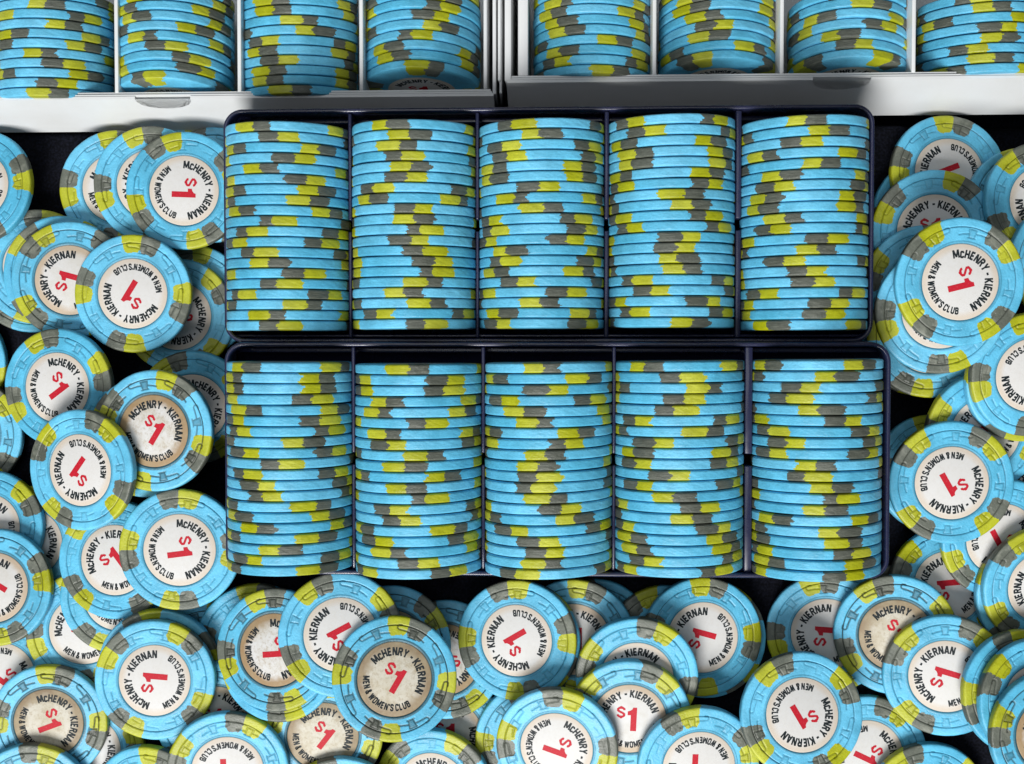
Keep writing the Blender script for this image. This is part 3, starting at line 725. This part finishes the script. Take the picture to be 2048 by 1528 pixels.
# ------------------------------------------------------------------ loose chips (centre mm, normal, mirrored, spot phase, text angle, value angle, wear, label)
LOOSE = [
(-205.78, 29.01, 27.59, -0.0000, 0.0000, 1, 20, 0, 0, 0, 'chip cut by the left frame edge, only its yellow spot peeking low under the box'),
(-183.36, 23.86, 30.30, 0.1190, -0.0397, 1, 228, 0, 0, 0, 'bottom chip of the upper left pile, grey spot on its lower rim'),
(-179.47, 26.58, 33.13, 0.1190, -0.0397, 1, 85, 0, 0, 0, 'blue chip in upper left pile, grey and yellow at top rim'),
(-133.11, 54.75, 27.59, -0.0000, 0.0000, 0, 150, 0, 0, 0, 'blue chip almost hidden behind the chip beside the upper rack, only its top rim showing'),
(-119.55, 54.43, 30.76, 0.0000, 0.0000, 0, 118, 0, 0, 1, 'dusty blue chip tucked between white box and upper rack corner'),
(-127.71, 14.75, 27.59, -0.0000, 0.0000, 1, 90, 0, 0, 0, 'blue chip half under the upper rack with a yellow spot above its buried face'),
(-131.95, 9.88, 30.76, -0.0000, 0.0000, 0, 36, -125, -140, 0, 'chip beside upper rack corner, its lettering half covered from the left'),
(-151.26, 52.93, 34.58, 0.0349, 0.0000, 0, 90, -10, -90, 0, 'leftmost of the three overlapping chips under the left white box'),
(-138.44, 53.67, 37.54, 0.0328, -0.0119, 0, 98, 100, 90, 0, 'middle chip of the three overlapping under the left white box, mostly covered'),
(-126.36, 51.22, 40.50, 0.0349, 0.0000, 1, 114, -78, -92, 0, 'topmost of the three chips under the left white box, red $1 lying on its side'),
(-198.34, 53.46, 36.32, -0.1183, 0.1183, 1, 15, 20, 20, 0, 'chip at the left frame edge just below the white box, right third showing'),
(-168.96, 23.80, 38.66, 0.0523, 0.0000, 0, 47, 0, 0, 0, 'blue chip peeking out above the dark-marked chip in the upper left pile'),
(-164.87, 21.62, 41.62, 0.0523, 0.0000, 1, 130, 80, 75, 1, 'chip with dark hat marks in the upper left pile, red $1 half covered'),
(-142.63, 16.99, 44.29, 0.0175, 0.0000, 0, 80, 162, 148, 0, 'clean chip topmost of the upper left pile, red 1 pointing up right'),
(-212.04, -5.38, 29.34, -0.0176, -0.0881, 0, 60, 0, 0, 0, 'chip at the left frame edge beside the upper left pile, a narrow sliver of rim'),
(-205.61, -30.53, 31.67, -0.0048, -0.0240, 1, 45, 30, 30, 1, 'dusty chip cut by the left frame edge left of the tilted chip'),
(-182.16, -67.65, 36.25, -0.0000, 0.1191, 0, 80, -30, -30, 0, 'buried chip at far left showing only the word KIERNAN'),
(-167.29, -14.02, 46.14, -0.1564, 0.0000, 0, 108, -58, -55, 0, 'tilted chip leaning left, below the upper left pile, upright $1'),
(-126.31, -21.30, 32.39, 0.0397, -0.1190, 0, 26, -70, -60, 0, 'chip tucked against the lower rack top left corner, only HENRY showing'),
(-135.82, -29.84, 53.88, -0.1219, 0.0000, 0, -30, 0, 0, 1, 'chip directly below the stained chip left of the lower rack, yellow rim showing'),
(-131.19, -27.47, 57.90, -0.1045, 0.0000, 0, 64, -17, -32, 2, 'grime-ringed chip with dark hat marks left of the lower rack'),
(-195.61, -62.07, 38.77, -0.0000, 0.1191, 0, 36, 45, 45, 0, 'chip cut by the left frame edge below the dusty chip, letters NAN and B showing'),
(-190.99, -112.50, 38.59, 0.0000, 0.0000, 1, 34, -134, -125, 0, 'chip at lower left frame edge under the stained tan chip, ringed by Mc and MEN'),
(-161.78, -95.89, 40.46, 0.1107, 0.0111, 0, 100, 24, 20, 0, 'buried chip lower left showing McH and MEN &, under a crescent of blue'),
(-149.10, -83.93, 42.11, 0.1107, 0.0111, 0, 238, -20, 0, 0, 'chip showing as a blue crescent under the half-covered upright chip'),
(-161.56, -136.48, 40.21, 0.0665, -0.0501, 0, 6, -60, -60, 0, 'buried chip at the bottom left between the stained and the big clean chip'),
(-147.90, -70.79, 48.29, -0.0755, 0.0436, 0, 221, 42, 38, 0, 'half-covered chip reading McHENRY - KIER left of the lower rack bottom corner'),
(-155.09, -40.10, 57.78, -0.2587, -0.0090, 1, 60, 145, 142, 0, 'steeply tilted chip leaning on the grime-ringed chip left of the lower rack'),
(-119.01, -105.01, 41.46, 0.1187, -0.0830, 0, 68, -30, 0, 3, 'stained chip buried left of the tan chip group below the lower rack'),
(-102.63, -98.51, 43.25, 0.1187, -0.0830, 0, 88, 0, 0, 0, 'blue chip in shadow behind the leftmost tan chip below the lower rack'),
(-133.15, -105.59, 50.18, 0.1183, -0.1183, 1, 107, 0, 0, 0, 'chip under the big clean lower left chip, top rim with yellow and grey'),
(-123.40, -65.64, 57.71, 0.0698, 0.0000, 1, 90, -73, -83, 0, 'big clean chip touching the lower left corner of the lower rack'),
(-190.30, -81.08, 44.58, -0.0232, 0.1004, 1, 18, 60, 60, 1, "chip cut by the left frame edge with faint dark hats and WOMEN'S CLUB"),
(-172.43, -126.22, 44.63, 0.0665, -0.0501, 0, 81, -55, -70, 3, 'brown stained chip near the bottom left corner'),
(-114.90, -122.95, 49.12, 0.1183, -0.1183, 0, 50, 0, 0, 1, 'deep blue chip in the gap left of the bottom stained chips'),
(-132.52, -108.41, 55.86, 0.0523, 0.0000, 0, 55, 88, 85, 0, 'large clean chip lower left with red $1 reading upwards to the left'),
(-177.23, -151.72, 46.38, 0.0523, -0.1190, 1, 81, 0, 0, 1, 'chip cut by the bottom edge at the left corner under the stained chip'),
(-136.18, -150.43, 50.53, -0.1183, -0.1183, 0, 78, 0, 0, 0, 'chip cut by the bottom edge below the large clean lower left chip, rim only'),
(-87.40, -143.35, 46.59, 0.1183, -0.1183, 0, 40, 0, 0, 0, 'blue chip low in the gap at the bottom edge left of centre'),
(-38.94, -130.44, 38.59, 0.0000, 0.0000, 1, 10, -150, 0, 1, 'shadowed chip deep in the gap below the centre bottom, letters UB showing'),
(-10.28, -131.37, 40.71, 0.1077, 0.0000, 1, 10, 0, 0, 1, 'shadowed dusty chip wedged left of the big bottom centre chip'),
(-39.68, -104.59, 40.91, 0.0000, 0.1191, 0, -62, -150, -150, 2, 'stained chip mostly under the brown topmost chip, right side showing'),
(-78.86, -127.41, 50.70, 0.1183, -0.1183, 0, 154, -29, -38, 3, 'brown stained chip at bottom under the topmost stained chip, $1 upright'),
(10.08, -97.25, 38.59, 0.0000, -0.0000, 0, 20, 0, 0, 1, 'shadowed dusty chip under the lower rack right of centre'),
(32.82, -98.68, 41.28, 0.1191, -0.0000, 1, 120, 0, 0, 0, 'dark blue chip barely showing under the rack between two clean chips'),
(3.58, -96.22, 45.51, -0.1190, 0.0476, 0, 77, 6, 0, 1, 'chip with dark hats half covered right of the centre clean chip, KIERN showing'),
(-56.41, -97.73, 51.77, 0.1183, 0.1183, 1, 41, -71, -80, 3, 'stained chip peeking behind the topmost brown chip, letters cHEN showing'),
(-91.93, -101.76, 55.90, -0.1086, 0.0989, 0, -80, 0, 0, 0, 'chip directly beneath the leftmost tan chip, lower rim showing'),
(-92.39, -97.51, 58.63, -0.1086, 0.0989, 0, 101, -68, -85, 2, 'tan ringed chip leftmost in the group below the lower rack'),
(-70.71, -91.33, 62.92, 0.1183, 0.1183, 0, 120, 122, 118, 0, 'clean chip between the two tan ringed chips under the lower rack edge'),
(-14.20, -96.80, 46.61, -0.1190, 0.0476, 1, 55, 0, 0, 0, 'chip directly beneath the centre clean chip, thin yellow and grey edge'),
(-15.38, -95.76, 49.61, -0.1190, 0.0476, 1, 99, 128, 121, 0, 'large clean chip at centre just below the lower rack'),
(-53.28, -104.51, 65.63, 0.1183, 0.1183, 0, 75, -27, -30, 3, 'most stained chip on top with full brown ring and upright red $1'),
(17.09, -126.16, 48.91, 0.0476, -0.1190, 0, 10, 0, 0, 0, 'blue chip deep in the gap under the upright $1 chip'),
(46.70, -96.35, 42.81, 0.1191, -0.0000, 0, 40, 0, 0, 0, 'chip directly beneath the clean chip right of centre, yellow rim at right'),
(44.68, -94.88, 46.24, 0.1191, -0.0000, 0, 84, 84, 74, 0, 'clean chip below the fourth rack stack, red $1 reading to the left'),
(23.03, -105.59, 55.19, 0.0000, -0.1219, 1, 70, 46, 40, 0, 'half-covered shiny chip reading KIERNAN above the upright $1 chip'),
(20.60, -118.33, 57.04, 0.0000, -0.1564, 1, 57, 20, -2, 1, 'glossy chip with straight upright red $1 at the bottom centre right'),
(-43.34, -145.93, 43.12, -0.1183, -0.1183, 0, 142, -42, -40, 0, 'chip cut by the bottom edge below the most stained chip'),
(-73.49, -153.42, 50.15, 0.1183, -0.1183, 0, 112, 0, 0, 0, 'chip cut by the bottom edge left of centre, only its top rim in view'),
(-108.81, -137.23, 56.45, 0.1184, -0.1100, 1, 159, 185, 180, 0, "clean chip cut by the bottom edge, upside down WOMEN'S arc on top"),
(-2.34, -127.42, 58.84, -0.1183, -0.1183, 1, 84, -97, -107, 0, 'large clean chip at the bottom centre, red $1 lying on its side'),
(42.26, -132.86, 58.32, 0.1183, -0.1183, 1, 112, 174, 178, 0, 'clean chip at the bottom edge right of centre, upside down red 1'),
(117.82, 2.67, 28.90, 0.1191, 0.0000, 0, 250, 0, 0, 1, 'lowest dusty chip right of the rack gap, grey spot at its lower rim'),
(115.98, 8.27, 32.31, 0.1191, 0.0000, 0, 150, 0, 0, 0, 'blue chip squeezed beside the upper rack bottom right corner'),
(120.44, 42.25, 33.15, 0.1183, 0.1183, 0, 100, 0, 0, 0, 'blue sliver of a chip beside the upper rack right wall'),
(125.69, 56.18, 34.06, 0.1183, 0.1183, 0, 84, 115, 112, 0, 'uppermost chip right of the upper rack, below the right white box'),
(149.88, 45.10, 35.71, 0.1183, 0.1183, 0, 184, 0, 0, 1, 'chip with dark cane marks under the right edge chip below the white box'),
(119.16, 37.02, 40.93, -0.0838, -0.0330, 0, 149, 13, 5, 0, 'chip reading McHENRY - KIER half covered right of the upper rack'),
(152.85, 45.68, 43.81, 0.1189, 0.0683, 0, 123, 180, 180, 0, 'chip cut by the right frame edge at the top of the right pile'),
(159.44, 27.07, 47.53, 0.1183, -0.1183, 0, 30, 0, 0, 1, 'chip at the right frame edge behind the big clean right chip'),
(115.81, 19.02, 43.24, -0.0838, -0.0330, 1, 163, 0, 0, 0, 'chip between upper rack wall and the big clean right chip, yellow above grey'),
(116.76, 2.61, 45.95, -0.0838, -0.0330, 0, 252, 0, 0, 1, 'dusty chip under the right pile with a worn yellow spot at lower left'),
(122.06, -42.59, 32.83, 0.1183, 0.1183, 0, 90, 0, 0, 0, 'shadowed chip behind the clean chip right of the lower rack, dark yellow spot'),
(157.58, -48.93, 32.55, 0.1183, 0.1183, 1, 60, 0, 0, 0, 'chip at the right frame edge right of the clean chip by the lower rack'),
(133.91, -27.85, 47.52, 0.1183, -0.1183, 1, 165, 99, 95, 0, 'half-covered chip reading KIER right of the lower rack'),
(145.11, -11.14, 51.40, 0.1183, -0.1183, 0, 250, 0, 0, 0, 'chip directly beneath the right edge chip, yellow strip at its lower rim'),
(145.36, -9.17, 54.82, 0.1183, -0.1183, 0, 95, 186, 180, 0, 'chip cut by the right frame edge with upside down CLUB lettering'),
(115.35, 10.57, 61.24, -0.0672, -0.0801, 0, 190, 10, 0, 0, 'chip under the big clean right chip, lower half showing grey and yellow'),
(119.45, 19.12, 66.62, 0.0262, -0.0453, 1, 132, -62, -76, 0, 'big clean chip on top of the right pile beside the upper rack'),
(108.41, -91.93, 38.59, 0.0000, 0.0000, 1, 90, 0, 0, 0, 'dark chip in the gap below the lower rack right corner'),
(85.93, -94.48, 41.34, -0.1191, -0.0000, 0, 98, 85, 88, 0, 'chip below the rack right corner, red $1 half covered by the stained chip'),
(124.66, -78.84, 41.53, 0.1183, 0.1183, 1, 60, 100, 95, 0, 'chip reading IERNAN between the stained chip and the right clean chip'),
(139.73, -61.99, 45.95, 0.1183, -0.1183, 1, 214, -127, -150, 0, 'chip under the clean right chip showing NAN and a red 1'),
(121.99, -43.44, 52.60, -0.0018, -0.0380, 1, 140, -133, -150, 0, 'fully visible clean chip right of the lower rack, tilted upside down red 1'),
(106.55, -93.24, 47.51, -0.1108, -0.0341, 0, 114, -28, -35, 3, 'brown ringed stained chip at right below the lower rack'),
(99.86, -135.17, 38.59, 0.0000, 0.0000, 1, 63, -110, -115, 0, 'half-covered chip at the bottom edge between two large clean chips'),
(121.16, -105.14, 51.92, -0.1108, -0.0341, 1, 147, 76, 75, 0, 'large clean chip lower right, red $1 reading to the left'),
(74.39, -116.19, 58.94, 0.1183, 0.1183, 0, 120, -134, -149, 0, 'large clean chip lower right near the bottom, upside down slanted red 1'),
(118.77, -149.06, 41.21, 0.0952, -0.0952, 0, 118, 0, 0, 0, 'chip cut by the bottom edge at lower right, grey spot left of its top'),
(150.90, -79.35, 45.74, 0.1183, -0.1183, 0, 60, 0, 0, 0, 'chip directly beneath the right edge chip below the NAN chip'),
(151.93, -76.73, 49.14, 0.1183, -0.1183, 1, 130, 150, 150, 0, 'chip cut by the right frame edge above the lower right crescents'),
(142.83, -108.76, 57.35, 0.1632, 0.0594, 1, 190, 0, 0, 0, 'outermost of the blue crescents at the lower right edge'),
(146.45, -110.59, 60.70, 0.1954, 0.0711, 1, 150, 0, 0, 0, 'middle of the blue crescents at the lower right edge'),
(148.98, -119.33, 65.27, 0.1371, 0.0242, 1, 172, 0, 0, 2, 'front dusty chip of the crescents at the lower right corner'),
]
for i, (x, y, z, nx_, ny_, o, ph, t, d, wv, lab) in enumerate(LOOSE):
    n_ = Vector((nx_, ny_, math.sqrt(1 - nx_ ** 2 - ny_ ** 2)))
    ex = (Vector((1, 0, 0)) - n_ * n_.x).normalized(); ey = n_.cross(ex)
    M = Matrix((ex, ey, n_)).transposed().to_4x4()
    M = Matrix.Translation(Vector((x, y, z)) * MM) @ M @ Matrix.Rotation(math.radians(ph), 4, 'Z')
    make_chip(M, o, FINE[o][i % 4], wv, lab, None, (t - ph, d - ph, 1))
